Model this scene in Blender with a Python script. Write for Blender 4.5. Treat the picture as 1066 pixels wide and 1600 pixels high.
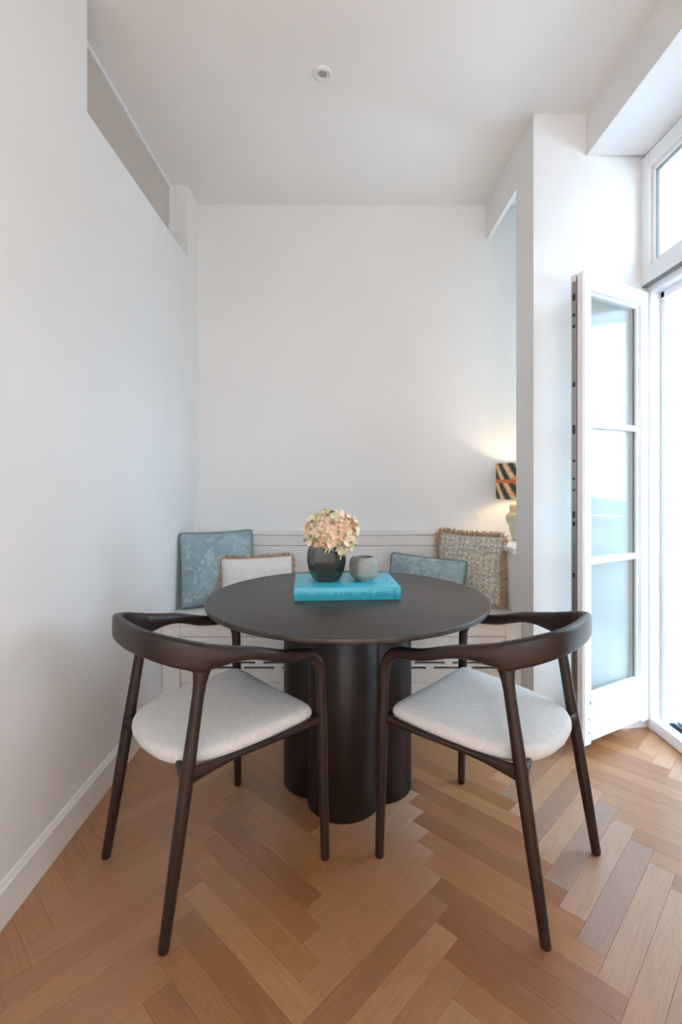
import bpy, bmesh, math, random
from mathutils import Vector, Matrix

for o in list(bpy.data.objects):
    bpy.data.objects.remove(o)
SC = bpy.context.scene
COL = SC.collection
R = math.radians

# ------------------------------------------------------------------ camera
cam_d = bpy.data.cameras.new('camera')
cam = bpy.data.objects.new('camera', cam_d)
COL.objects.link(cam)
cam.location = (0.0, 0.0, 1.21)
cam.rotation_euler = (R(90), 0, 0)
cam_d.sensor_fit = 'HORIZONTAL'
cam_d.sensor_width = 36.0
cam_d.lens = 36.0 * 775.67 / 1066.0
cam_d.shift_x = -0.00124
cam_d.shift_y = -0.04535
cam_d.clip_start = 0.05
cam_d.clip_end = 400
SC.camera = cam

# ------------------------------------------------------------------ world (bright overcast sky)
wd = bpy.data.worlds.new('sky')
SC.world = wd
wd.use_nodes = True
bg = wd.node_tree.nodes['Background']
bg.inputs['Color'].default_value = (0.57, 0.775, 1.0, 1)
bg.inputs['Strength'].default_value = 6.3


def portal(name, loc, rot, sx, sy):
    d = bpy.data.lights.new(name, 'AREA')
    d.shape = 'RECTANGLE'
    d.size = sx
    d.size_y = sy
    d.cycles.is_portal = True
    o = bpy.data.objects.new(name, d)
    COL.objects.link(o)
    o.location = loc
    o.rotation_euler = rot
    return o


# sampling portals lying in the window openings (they emit nothing themselves)
portal('door_portal', (1.60, 1.92, 1.42), (0, R(90), 0), 2.75, 1.04)
portal('added_window_portal', (0.55, -3.42, 1.725), (R(90), 0, 0), 1.1, 1.65)
portal('niche_window_portal', (1.70, 2.93, 1.83), (0, R(90), 0), 1.7, 0.42)

FILL_W, FILL_C = 370.0, (0.88, 0.985, 1.0)
vs = SC.view_settings
vs.view_transform = 'Standard'
vs.look = 'None'
vs.gamma = 1.0
vs.use_curve_mapping = False
vs.exposure = 0.87
SC.cycles.max_bounces = 10
SC.cycles.diffuse_bounces = 7
SC.cycles.transparent_max_bounces = 12
SC.cycles.caustics_reflective = False
SC.cycles.caustics_refractive = False
SC.cycles.sample_clamp_indirect = 6.0

# ------------------------------------------------------------------ helpers


def link(name, me, mat=None, parent=None, smooth=False):
    o = bpy.data.objects.new(name, me)
    COL.objects.link(o)
    if mat is not None and len(me.materials) == 0:
        me.materials.append(mat)
    if smooth:
        for p in me.polygons:
            p.use_smooth = True
    if parent is not None:
        o.parent = parent
    return o


def obj(name, bm, mat, parent=None, smooth=False, angle=None):
    me = bpy.data.meshes.new(name)
    bmesh.ops.recalc_face_normals(bm, faces=bm.faces[:])
    bm.to_mesh(me)
    bm.free()
    o = link(name, me, mat, parent, smooth)
    if angle is not None:
        for p in me.polygons:
            p.use_smooth = True
        me.set_sharp_from_angle(angle=R(angle))
    return o


def empty(name, loc=(0, 0, 0), rz=0.0):
    o = bpy.data.objects.new(name, None)
    COL.objects.link(o)
    o.empty_display_size = 0.05
    o.location = loc
    o.rotation_euler = (0, 0, rz)
    return o


def tag(o, label=None, cat=None, group=None, kind=None):
    if label:
        o['label'] = label
    if cat:
        o['category'] = cat
    if group:
        o['group'] = group
    if kind:
        o['kind'] = kind
    return o


def box(bm, x0, x1, y0, y1, z0, z1, bev=0.0, seg=2):
    b = bmesh.new()
    bmesh.ops.create_cube(b, size=1.0)
    for v in b.verts:
        v.co = Vector(((x0 + x1) / 2 + v.co.x * (x1 - x0), (y0 + y1) / 2 + v.co.y * (y1 - y0), (z0 + z1) / 2 + v.co.z * (z1 - z0)))
    if bev > 0:
        bmesh.ops.bevel(b, geom=b.edges[:], offset=bev, segments=seg, affect='EDGES', profile=0.5)
    merge(bm, b)
    return bm


def merge(bm, b, mtx=None):
    if mtx is not None:
        bmesh.ops.transform(b, matrix=mtx, verts=b.verts[:])
    me = bpy.data.meshes.new('tmp')
    b.to_mesh(me)
    b.free()
    bm.from_mesh(me)
    bpy.data.meshes.remove(me)


def bxo(name, x0, x1, y0, y1, z0, z1, mat, parent=None, bev=0.002, seg=2):
    bm = bmesh.new()
    box(bm, x0, x1, y0, y1, z0, z1, bev, seg)
    return obj(name, bm, mat, parent)


def prism(bm, pts, z0, z1):
    lo = [bm.verts.new((x, y, z0)) for x, y in pts]
    hi = [bm.verts.new((x, y, z1)) for x, y in pts]
    n = len(pts)
    bm.faces.new(lo[::-1])
    bm.faces.new(hi)
    for i in range(n):
        bm.faces.new((lo[i], lo[(i + 1) % n], hi[(i + 1) % n], hi[i]))


def lathe(bm, prof, n=32, cx=0, cy=0, cap=True, phase=0.0):
    rings = []
    for r, z in prof:
        rings.append([bm.verts.new((cx + r * math.cos(2 * math.pi * i / n + phase), cy + r * math.sin(2 * math.pi * i / n + phase), z)) for i in range(n)])
    for a, b in zip(rings, rings[1:]):
        for i in range(n):
            bm.faces.new((a[i], a[(i + 1) % n], b[(i + 1) % n], b[i]))
    if cap:
        bm.faces.new(rings[0][::-1])
        bm.faces.new(rings[-1])
    return rings


def loft(bm, rings, cap=True, closed=False):
    vr = [[bm.verts.new(p) for p in r] for r in rings]
    n = len(vr[0])
    pairs = list(zip(vr, vr[1:]))
    if closed:
        pairs.append((vr[-1], vr[0]))
    for a, b in pairs:
        for i in range(n):
            bm.faces.new((a[i], a[(i + 1) % n], b[(i + 1) % n], b[i]))
    if cap and not closed:
        bm.faces.new(vr[0][::-1])
        bm.faces.new(vr[-1])
    return vr


def catmull(P, n=8, closed=False):
    P = [Vector(p) for p in P]
    m = len(P)
    out = []
    rng = range(m) if closed else range(m - 1)
    for i in rng:
        if closed:
            a, b, c, d = P[(i - 1) % m], P[i], P[(i + 1) % m], P[(i + 2) % m]
        else:
            b, c = P[i], P[i + 1]
            a = P[i - 1] if i > 0 else b * 2 - c
            d = P[i + 2] if i + 2 < m else c * 2 - b
        for k in range(n):
            t = k / n
            out.append(0.5 * ((2 * b) + (c - a) * t + (2 * a - 5 * b + 4 * c - d) * t * t + (3 * b - a - 3 * c + d) * t ** 3))
    if not closed:
        out.append(P[-1])
    return out


def tube(bm, pts, rad, n=8, cap=True, closed=False):
    pts = [Vector(p) for p in pts]
    m = len(pts)
    rings = []
    up = Vector((0, 0, 1))
    prev = None
    for i, p in enumerate(pts):
        if closed:
            t = pts[(i + 1) % m] - pts[i - 1]
        else:
            t = pts[min(i + 1, m - 1)] - pts[max(i - 1, 0)]
        t.normalize()
        if prev is None:
            a = t.cross(up)
            if a.length < 1e-3:
                a = t.cross(Vector((1, 0, 0)))
        else:
            a = prev - t * prev.dot(t)
        a.normalize()
        prev = a
        b = t.cross(a)
        r = rad[i] if isinstance(rad, (list, tuple)) else rad
        rings.append([p + a * (r * math.cos(2 * math.pi * k / n)) + b * (r * math.sin(2 * math.pi * k / n)) for k in range(n)])
    loft(bm, rings, cap, closed)


# ------------------------------------------------------------------ materials
class NT:
    def __init__(self, name):
        self.m = bpy.data.materials.new(name)
        self.m.use_nodes = True
        self.t = self.m.node_tree
        self.bsdf = self.t.nodes['Principled BSDF']
        self.out = self.t.nodes['Material Output']

    def n(self, typ, **kw):
        nd = self.t.nodes.new(typ)
        for k, v in kw.items():
            if k.startswith('_'):
                setattr(nd, k[1:], v)
            else:
                nd.inputs[k.replace('__', ' ')].default_value = v
        return nd

    def l(self, a, b):
        self.t.links.new(a, b)

    def set(self, **kw):
        for k, v in kw.items():
            self.bsdf.inputs[k.replace('__', ' ')].default_value = v
        return self

    def math(self, op, a, b=None, c=None, clamp=False):
        nd = self.t.nodes.new('ShaderNodeMath')
        nd.operation = op
        nd.use_clamp = clamp
        for i, v in enumerate((a, b, c)):
            if v is None:
                continue
            if isinstance(v, (int, float)):
                nd.inputs[i].default_value = v
            else:
                self.l(v, nd.inputs[i])
        return nd.outputs[0]

    def ramp(self, fac, stops, interp='LINEAR'):
        nd = self.t.nodes.new('ShaderNodeValToRGB')
        cr = nd.color_ramp
        cr.interpolation = interp
        while len(cr.elements) < len(stops):
            cr.elements.new(0.5)
        for e, (p, c) in zip(cr.elements, stops):
            e.position = p
            e.color = (c[0], c[1], c[2], 1)
        self.l(fac, nd.inputs[0])
        return nd.outputs[0]

    def mix(self, fac, a, b, blend='MIX'):
        nd = self.t.nodes.new('ShaderNodeMix')
        nd.data_type = 'RGBA'
        nd.blend_type = blend
        for sock, v in ((nd.inputs['Factor'], fac), (nd.inputs[6], a), (nd.inputs[7], b)):
            if isinstance(v, (int, float)):
                sock.default_value = v
            elif isinstance(v, tuple):
                sock.default_value = (v[0], v[1], v[2], 1)
            else:
                self.l(v, sock)
        return nd.outputs[2]

    def coords(self, kind='Object', scale=(1, 1, 1), rot=(0, 0, 0), loc=(0, 0, 0)):
        tc = self.t.nodes.new('ShaderNodeTexCoord')
        mp = self.t.nodes.new('ShaderNodeMapping')
        mp.inputs['Scale'].default_value = scale
        mp.inputs['Rotation'].default_value = rot
        mp.inputs['Location'].default_value = loc
        self.l(tc.outputs[kind], mp.inputs['Vector'])
        return mp.outputs[0]

    def noise(self, vec, scale=5, detail=3, rough=0.5, dist=0.0):
        nd = self.n('ShaderNodeTexNoise', Scale=scale, Detail=detail, Roughness=rough, Distortion=dist)
        if vec is not None:
            self.l(vec, nd.inputs['Vector'])
        return nd

    def bump(self, h, strength=0.2, dist=0.01):
        nd = self.n('ShaderNodeBump', Strength=strength, Distance=dist)
        self.l(h, nd.inputs['Height'])
        self.l(nd.outputs[0], self.bsdf.inputs['Normal'])


def paint(name, col, rough=0.55, tex=0.04, spec=0.35):
    m = NT(name)
    v = m.coords('Object')
    nz = m.noise(v, 2.2, 3, 0.6)
    c = m.ramp(nz.outputs[0], [(0.3, tuple(x * (1 - tex * 0.5) for x in col)), (0.7, tuple(min(1, x * (1 + tex * 0.3)) for x in col))])
    m.l(c, m.bsdf.inputs['Base Color'])
    fine = m.noise(v, 190, 2, 0.5)
    m.bump(fine.outputs[0], 0.06, 0.002)
    m.set(Roughness=rough)
    m.bsdf.inputs['Specular IOR Level'].default_value = spec
    return m.m


M = {}
M['wall'] = paint('wall_paint', (0.80, 0.80, 0.795), 0.6)
M['ceil'] = paint('ceiling_paint', (0.80, 0.80, 0.79), 0.7)
M['trim'] = paint('trim_lacquer', (0.80, 0.80, 0.79), 0.35, 0.02)
M['frame'] = paint('window_lacquer', (0.84, 0.85, 0.86), 0.3, 0.02)
M['bench'] = paint('bench_lacquer', (0.78, 0.755, 0.73), 0.4, 0.02)
M['ledge'] = paint('ledge_stone', (0.84, 0.83, 0.82), 0.25, 0.05)
M['cream'] = paint('cream_render', (0.80, 0.75, 0.64), 0.8, 0.06)
M['concrete'] = paint('balcony_concrete', (0.42, 0.43, 0.44), 0.8, 0.2)
M['parapet'] = paint('parapet_render', (0.50, 0.52, 0.52), 0.8, 0.1)
M['hill'] = paint('hill_green', (0.10, 0.14, 0.12), 0.9, 0.5)
M['slab'] = paint('loggia_boards', (0.42, 0.43, 0.44), 0.7, 0.1)


def simple(name, col, rough=0.5, metal=0.0, spec=0.5):
    m = NT(name)
    v = m.coords('Object')
    nz = m.noise(v, 30, 2)
    c = m.ramp(nz.outputs[0], [(0.3, tuple(x * 0.93 for x in col)), (0.7, col)])
    m.l(c, m.bsdf.inputs['Base Color'])
    m.set(Roughness=rough, Metallic=metal)
    m.bsdf.inputs['Specular IOR Level'].default_value = spec
    return m.m


M['lens'] = simple('reflector_lens', (0.38, 0.38, 0.38), 0.3, 0.0)
M['black'] = simple('void_shade', (0.012, 0.012, 0.013), 0.8)
M['steel'] = simple('brushed_steel', (0.45, 0.45, 0.44), 0.35, 1.0)
M['alu'] = simple('aluminium_track', (0.16, 0.18, 0.20), 0.4, 0.6)
M['gasket'] = simple('rubber_gasket', (0.22, 0.23, 0.24), 0.6)
M['dark_recess'] = simple('dark_metal_recess', (0.05, 0.045, 0.04), 0.6)


def glass(name, tint=(0.952, 0.962, 0.956), ior=1.52):
    m = NT(name)
    m.t.nodes.remove(m.bsdf)
    tr = m.n('ShaderNodeBsdfTransparent')
    tr.inputs[0].default_value = (*tint, 1)
    gl = m.n('ShaderNodeBsdfGlossy')
    gl.inputs['Roughness'].default_value = 0.0
    gl.inputs['Color'].default_value = (0.96, 0.98, 1, 1)
    lw = m.n('ShaderNodeLayerWeight', Blend=0.5)
    r0 = ((ior - 1) / (ior + 1)) ** 2
    refl = m.math('ADD', m.math('MULTIPLY', m.math('POWER', lw.outputs['Facing'], 5.0), 1 - r0), r0)
    mx = m.n('ShaderNodeMixShader')
    m.l(refl, mx.inputs[0])
    m.l(tr.outputs[0], mx.inputs[1])
    m.l(gl.outputs[0], mx.inputs[2])
    m.l(mx.outputs[0], m.out.inputs[0])
    return m.m


M['glass'] = glass('clear_pane')


def oak(name, per_object=True):
    m = NT(name)
    if per_object:
        info = m.n('ShaderNodeObjectInfo')
        rnd = info.outputs['Random']
        tc = m.n('ShaderNodeTexCoord')
        src = tc.outputs['Object']
    else:
        at = m.n('ShaderNodeAttribute', _attribute_name='rnd')
        rnd = at.outputs['Fac']
        uv = m.n('ShaderNodeUVMap', _uv_map='plank')
        src = uv.outputs[0]
    off = m.math('MULTIPLY', rnd, 37.0)
    comb = m.n('ShaderNodeCombineXYZ')
    m.l(off, comb.inputs[0])
    m.l(m.math('MULTIPLY', rnd, 11.0), comb.inputs[1])
    add = m.n('ShaderNodeVectorMath', _operation='ADD')
    m.l(src, add.inputs[0])
    m.l(comb.outputs[0], add.inputs[1])
    st = m.n('ShaderNodeVectorMath', _operation='MULTIPLY')
    m.l(add.outputs[0], st.inputs[0])
    st.inputs[1].default_value = (1.0, 13.0, 1.0)
    # cathedral grain
    w = m.noise(st.outputs[0], 2.2, 3, 0.55, 0.7)
    rings = m.math('FRACT', m.math('MULTIPLY', w.outputs[0], 9.0))
    rings = m.math('ABSOLUTE', m.math('SUBTRACT', rings, 0.5))
    st2 = m.n('ShaderNodeVectorMath', _operation='MULTIPLY')
    m.l(add.outputs[0], st2.inputs[0])
    st2.inputs[1].default_value = (6.0, 260.0, 1.0)
    fine = m.noise(st2.outputs[0], 1.0, 3, 0.6)
    r2 = m.n('ShaderNodeTexWhiteNoise', _noise_dimensions='1D')
    m.l(m.math('MULTIPLY', rnd, 913.0), r2.inputs['W'])
    base = m.ramp(r2.outputs['Value'], [(0.0, (0.265, 0.102, 0.033)), (0.2, (0.35, 0.150, 0.053)), (0.45, (0.40, 0.184, 0.070)), (0.7, (0.38, 0.170, 0.062)), (1.0, (0.435, 0.212, 0.085))])
    g = m.math('ADD', m.math('MULTIPLY', rings, 0.42), m.math('MULTIPLY', fine.outputs[0], 0.62))
    g = m.math('ADD', g, 0.585)
    gv = m.n('ShaderNodeCombineColor')
    for i in range(3):
        m.l(m.math('POWER', g, (0.85, 1.0, 1.15)[i]), gv.inputs[i])
    c = m.mix(1.0, base, gv.outputs[0], 'MULTIPLY')
    m.l(c, m.bsdf.inputs['Base Color'])
    rr = m.math('ADD', m.math('MULTIPLY', fine.outputs[0], 0.15), 0.40)
    m.l(rr, m.bsdf.inputs['Roughness'])
    m.bsdf.inputs['Specular IOR Level'].default_value = 0.5
    m.bsdf.inputs['Coat Weight'].default_value = 0.6
    m.bsdf.inputs['Coat Roughness'].default_value = 0.30
    if per_object:
        m.bsdf.inputs['Specular IOR Level'].default_value = 1.0
        m.bsdf.inputs['Anisotropic'].default_value = 0.9
        vt = m.n('ShaderNodeVectorTransform', _vector_type='VECTOR', _convert_from='OBJECT', _convert_to='WORLD')
        vt.inputs[0].default_value = (0, 1, 0)
        m.l(vt.outputs[0], m.bsdf.inputs['Tangent'])
    m.bump(fine.outputs[0], 0.12, 0.001)
    return m.m


M['oak'] = oak('oiled_oak')
M['oak_far'] = oak('oiled_oak_field', False)


def wenge(name, scale=(1, 1, 1), dark=(0.014, 0.008, 0.007), light=(0.040, 0.024, 0.020), rough=0.38, spec=0.4):
    m = NT(name)
    v = m.coords('Object', scale)
    n1 = m.noise(v, 1.0, 4, 0.65, 0.4)
    n2 = m.noise(v, 4.0, 3, 0.6)
    f = m.math('ADD', m.math('MULTIPLY', n1.outputs[0], 0.6), m.math('MULTIPLY', n2.outputs[0], 0.4))
    c = m.ramp(f, [(0.34, dark), (0.62, light)])
    m.l(c, m.bsdf.inputs['Base Color'])
    m.l(m.math('ADD', m.math('MULTIPLY', n2.outputs[0], 0.16), rough - 0.08), m.bsdf.inputs['Roughness'])
    m.bsdf.inputs['Specular IOR Level'].default_value = spec
    m.bump(n2.outputs[0], 0.10, 0.001)
    return m.m


M['w_top'] = wenge('stained_oak_top', (7, 95, 7), (0.020, 0.016, 0.015), (0.068, 0.054, 0.050), 0.40, 0.55)
M['w_leg'] = wenge('stained_oak_upright', (90, 90, 5), (0.013, 0.0062, 0.0055), (0.034, 0.0165, 0.0140), 0.36)
M['w_rail'] = wenge('stained_oak_rail', (10, 10, 110), (0.013, 0.0062, 0.0055), (0.034, 0.0165, 0.0140), 0.36)
M['w_col'] = wenge('stained_oak_column', (70, 70, 4), (0.007, 0.004, 0.0032), (0.018, 0.010, 0.008), 0.42)


def fabric(name, col, col2=None, weave=900, rough=0.9):
    m = NT(name)
    v = m.coords('Object')
    n = m.noise(v, weave, 2, 0.6)
    n2 = m.noise(v, 60, 2, 0.5)
    f = m.math('ADD', m.math('MULTIPLY', n.outputs[0], 0.6), m.math('MULTIPLY', n2.outputs[0], 0.4))
    c2 = col2 or tuple(x * 0.82 for x in col)
    c = m.ramp(f, [(0.35, c2), (0.65, col)])
    m.l(c, m.bsdf.inputs['Base Color'])
    m.set(Roughness=rough)
    m.bsdf.inputs['Specular IOR Level'].default_value = 0.2
    m.bsdf.inputs['Sheen Weight'].default_value = 0.25
    m.bump(n.outputs[0], 0.25, 0.001)
    return m.m


M['seat'] = fabric('seat_wool', (0.74, 0.725, 0.715))
M['white_linen'] = fabric('white_linen', (0.80, 0.76, 0.73))
M['fringe'] = fabric('tan_fringe', (0.74, 0.53, 0.37), (0.36, 0.20, 0.11), 110)
M['piping'] = fabric('grey_green_piping', (0.16, 0.20, 0.20))


def floral(name):
    m = NT(name)
    v = m.coords('Object')
    n1 = m.noise(v, 7.5, 3, 0.55, 1.2)
    vo = m.n('ShaderNodeTexVoronoi', Scale=9.0, _feature='SMOOTH_F1')
    m.l(v, vo.inputs['Vector'])
    n3 = m.noise(v, 24, 3, 0.6, 0.8)
    base = m.ramp(n1.outputs[0], [(0.35, (0.22, 0.31, 0.345)), (0.6, (0.31, 0.405, 0.435))])
    leaf = m.math('GREATER_THAN', n3.outputs[0], 0.565)
    c = m.mix(m.math('MULTIPLY', leaf, 0.6), base, (0.42, 0.50, 0.515))
    star = m.math('LESS_THAN', m.math('ADD', vo.outputs['Distance'], m.math('MULTIPLY', n3.outputs[0], 0.5)), 0.40)
    c = m.mix(m.math('MULTIPLY', star, 0.75), c, (0.58, 0.56, 0.49))
    m.l(c, m.bsdf.inputs['Base Color'])
    m.set(Roughness=0.85)
    m.bsdf.inputs['Specular IOR Level'].default_value = 0.25
    fine = m.noise(v, 700, 2)
    m.bump(fine.outputs[0], 0.2, 0.001)
    return m.m


M['floral'] = floral('blue_floral_weave')


def trellis(name):
    m = NT(name)
    v = m.coords('Object', (1, 1, 1))
    d = m.noise(v, 9, 3, 0.6)
    sx = m.n('ShaderNodeSeparateXYZ')
    m.l(v, sx.inputs[0])
    u1 = m.math('ADD', sx.outputs[0], sx.outputs[2])
    u2 = m.math('SUBTRACT', sx.outputs[0], sx.outputs[2])
    k = 2 * math.pi / 0.062
    s1 = m.math('SINE', m.math('ADD', m.math('MULTIPLY', u1, k), m.math('MULTIPLY', d.outputs[0], 7.0)))
    s2 = m.math('SINE', m.math('ADD', m.math('MULTIPLY', u2, k), m.math('MULTIPLY', d.outputs[0], -6.0)))
    p = m.math('MULTIPLY', s1, s2)
    vo = m.n('ShaderNodeTexVoronoi', Scale=46.0, _feature='DISTANCE_TO_EDGE')
    m.l(v, vo.inputs['Vector'])
    fine = m.noise(v, 58, 2, 0.6, 2.6)
    dark = m.math('GREATER_THAN', m.math('ADD', m.math('MULTIPLY', p, 0.11), fine.outputs[0]), 0.57)
    edge = m.math('LESS_THAN', vo.outputs['Distance'], 0.085)
    f = m.math('MAXIMUM', dark, m.math('MULTIPLY', edge, 0.7))
    c = m.mix(f, (0.66, 0.59, 0.50), (0.27, 0.285, 0.265))
    m.l(c, m.bsdf.inputs['Base Color'])
    m.set(Roughness=0.9)
    m.bsdf.inputs['Specular IOR Level'].default_value = 0.2
    m.bump(fine.outputs[0], 0.15, 0.001)
    return m.m


M['trellis'] = trellis('trellis_weave')

# taupe interior glazing high on the left wall
_m = NT('taupe_glass')
_m.set(Roughness=0.12)
_nz = _m.noise(_m.coords('Object'), 1.5, 2)
_m.l(_m.ramp(_nz.outputs[0], [(0.3, (0.50, 0.445, 0.395)), (0.7, (0.55, 0.49, 0.435))]), _m.bsdf.inputs['Base Color'])
M['taupe'] = _m.m

# ------------------------------------------------------------------ the room shell
CE = 2.99
XL, YB, XR = -0.93, 3.20, 0.93


def struct(o):
    o['kind'] = 'structure'
    return o


bm = bmesh.new()
box(bm, -1.25, XL, -3.4, 1.812, -0.05, CE)
box(bm, -1.25, XL, 1.812, 2.99, -0.05, 2.557)
box(bm, -1.25, -1.042, 1.812, 2.99, 2.557, CE)
box(bm, -1.25, XL, 2.99, YB, -0.05, CE)
struct(obj('wall_left', bm, M['wall']))
bm = bmesh.new()
box(bm, -1.25, 1.95, YB, YB + 0.2, -0.05, CE)
struct(obj('wall_back', bm, M['wall']))
bm = bmesh.new()
# pillar with splayed window reveal, header over the niche, low wall below the ledge, soffit over the windows
prism(bm, [(XR, 2.408), (1.15, 2.408), (1.23, 2.4105), (1.31, 2.416), (1.40, 2.4275), (1.50, 2.444), (1.75, 2.452), (1.75, 2.646), (XR, 2.646)], -0.05, CE)
box(bm, XR, XR + 0.022, 2.646, YB, 2.765, CE)
box(bm, XR, 1.75, 2.646, YB, -0.05, 0.818)
box(bm, 1.60, 1.75, 2.646, 2.73, 0.818, 2.68)
box(bm, 1.60, 1.75, 3.13, YB, 0.818, 2.68)
box(bm, 1.60, 1.75, 2.73, 3.13, 0.818, 0.98)
box(bm, 1.60, 1.75, 2.646, YB, 2.68, CE)
box(bm, 1.188, 1.75, -3.4, 2.408, 2.79, CE)
# solid wall this side of the balcony door
box(bm, 1.50, 1.75, -3.4, 1.36, -0.05, 2.79)
struct(obj('wall_right', bm, M['wall']))
bm = bmesh.new()
box(bm, -1.25, 0.0, -3.6, -3.4, -0.05, CE)
box(bm, 1.1, 1.75, -3.6, -3.4, -0.05, CE)
box(bm, 0.0, 1.1, -3.6, -3.4, -0.05, 0.90)
box(bm, 0.0, 1.1, -3.6, -3.4, 2.55, CE)
struct(obj('wall_front', bm, M['wall']))
bm = bmesh.new()
box(bm, -1.25, 1.95, -3.6, YB + 0.2, CE, CE + 0.15)
ceiling = struct(obj('ceiling', bm, M['ceil']))
# added cool white fill downlights, unseen behind the camera, to brighten the room
for dx in (-0.35, 0.65):
    for dy in (-1.5, -2.6):
        bm = bmesh.new()
        lathe(bm, [(0.045, CE), (0.045, CE - 0.003), (0.040, CE - 0.005), (0.033, CE - 0.005), (0.031, CE - 0.0005)], 32, dx, dy, cap=False)
        obj('added_downlight', bm, M['trim'], ceiling, angle=60)
        dl = bpy.data.lights.new('added_fill_lamp', 'SPOT')
        dl.energy = FILL_W
        dl.color = FILL_C
        dl.spot_size = R(84)
        dl.spot_blend = 0.6
        dl.shadow_soft_size = 0.035
        do = bpy.data.objects.new('added_fill_lamp', dl)
        COL.objects.link(do)
        do.location = (dx, dy, CE - 0.006)
        do.parent = ceiling

# ------------------------------------------------------------------ floor: oak herringbone
bm = bmesh.new()
box(bm, -1.25, 1.75, -3.6, YB, -0.08, -0.0135)
floor = struct(obj('floor', bm, M['dark_recess']))
PL, PW, PX, PY, PT = 0.5108, 0.0715, -0.0471, 0.9466, 0.0156
S2 = math.sqrt(0.5)


def clip(poly, a, b, c):  # keep a*x+b*y<=c
    out = []
    for i in range(len(poly)):
        p, q = poly[i], poly[(i + 1) % len(poly)]
        dp, dq = a * p[0] + b * p[1] - c, a * q[0] + b * q[1] - c
        if dp <= 0:
            out.append(p)
        if dp * dq < 0:
            t = dp / (dp - dq)
            out.append((p[0] + (q[0] - p[0]) * t, p[1] + (q[1] - p[1]) * t))
    return out


def plank_bm(pts, th=0.0125, bev=0.0003):
    b = bmesh.new()
    n = len(pts)
    cx = sum(p[0] for p in pts) / n
    cy = sum(p[1] for p in pts) / n

    def ins(p, d):
        L = math.hypot(p[0] - cx, p[1] - cy) or 1
        # small inset on each axis keeps a hairline joint
        return (p[0] - d * (1 if p[0] > cx else -1), p[1] - d * (1 if p[1] > cy else -1))
    lo = [b.verts.new((*ins(p, 0.00025), -th)) for p in pts]
    mi = [b.verts.new((*ins(p, 0.00025), -bev)) for p in pts]
    hi = [b.verts.new((*ins(p, 0.00025 + bev), 0)) for p in pts]
    b.faces.new(hi)
    for A, B in ((lo, mi), (mi, hi)):
        for i in range(n):
            b.faces.new((A[i], A[(i + 1) % n], B[(i + 1) % n], B[i]))
    bmesh.ops.recalc_face_normals(b, faces=b.faces[:])
    return b


full = [(0, 0), (PL, 0), (PL, PW), (0, PW)]
bmf = plank_bm(full)
full_me = bpy.data.meshes.new('plank')
bmf.to_mesh(full_me)
bmf.free()
full_me.materials.append(M['oak'])
cT, sT = math.cos(PT), math.sin(PT)


def to_world(p, q):
    x, y = (p - q) * S2, (p + q) * S2
    return (PX + x * cT - y * sT, PY + x * sT + y * cT)


FX0, FX1, FY0, FY1 = XL, 1.505, -3.4, 2.60
far_v, far_f, far_uv, far_r = [], [], [], []
rngp = random.Random(5)
nplank = 0
for j in range(-4, 5):
    for k in range(-60, 40):
        for kind in (0, 1):
            # local frame of the plank: origin + axis angle
            if kind == 0:
                org = (k * PW + j * PL, k * PW - j * PL)
                ang = R(45) + PT
            else:
                org = (k * PW + j * PL, k * PW - j * PL)
                ang = R(135) + PT
            ox, oy = to_world(*org)
            ca, sa = math.cos(ang), math.sin(ang)
            # kind 0: local rect [0,L]x[0,W];  kind 1: along q, width towards -p => local [0,L]x[0,W] rotated by 90
            wpts = [(ox + ca * x - sa * y, oy + sa * x + ca * y) for x, y in full]
            cl = wpts
            for a, b, c in ((-1, 0, -FX0), (1, 0, FX1), (0, -1, -FY0), (0, 1, FY1)):
                cl = clip(cl, a, b, c)
                if not cl:
                    break
            if len(cl) < 3:
                continue
            area = 0.5 * abs(sum(cl[i][0] * cl[(i + 1) % len(cl)][1] - cl[(i + 1) % len(cl)][0] * cl[i][1] for i in range(len(cl))))
            if area < 2e-4:
                continue
            cy = sum(p[1] for p in cl) / len(cl)
            loc = [(ca * (x - ox) + sa * (y - oy), -sa * (x - ox) + ca * (y - oy)) for x, y in cl]
            if cy > 0.92:
                if area > PL * PW * 0.9999:
                    o = bpy.data.objects.new('plank', full_me)
                    COL.objects.link(o)
                else:
                    o = obj('plank', plank_bm(loc), M['oak'])
                o.location = (ox, oy, 0)
                o.rotation_euler = (0, 0, ang)
                o.parent = floor
                nplank += 1
            else:
                i0 = len(far_v)
                far_v += [(x, y, 0.0) for x, y in cl]
                far_f.append(list(range(i0, i0 + len(cl))))
                far_uv.append(loc)
                far_r.append(rngp.random())
me = bpy.data.meshes.new('plank_field')
me.from_pydata(far_v, [], far_f)
me.update()
uvl = me.uv_layers.new(name='plank')
at = me.attributes.new('rnd', 'FLOAT', 'FACE')
for p in me.polygons:
    at.data[p.index].value = far_r[p.index]
    for li, uvv in zip(p.loop_indices, far_uv[p.index]):
        uvl.data[li].uv = uvv
o = link('plank_field', me, M['oak_far'], floor)
o['kind'] = 'stuff'

# baseboards
bm = bmesh.new()
box(bm, XL, XL + 0.014, -3.4, 2.56, 0.0, 0.100, 0.0)
prism_pts = [(XL, 0.100), (XL + 0.014, 0.100), (XL + 0.010, 0.106), (XL + 0.006, 0.116), (XL, 0.119)]
lo = [bm.verts.new((x, -3.4, z)) for x, z in prism_pts]
hi = [bm.verts.new((x, 2.56, z)) for x, z in prism_pts]
for i in range(5):
    bm.faces.new((lo[i], lo[(i + 1) % 5], hi[(i + 1) % 5], hi[i]))
bm.faces.new(lo)
bm.faces.new(hi)
struct(obj('baseboard_left', bm, M['trim']))

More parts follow.
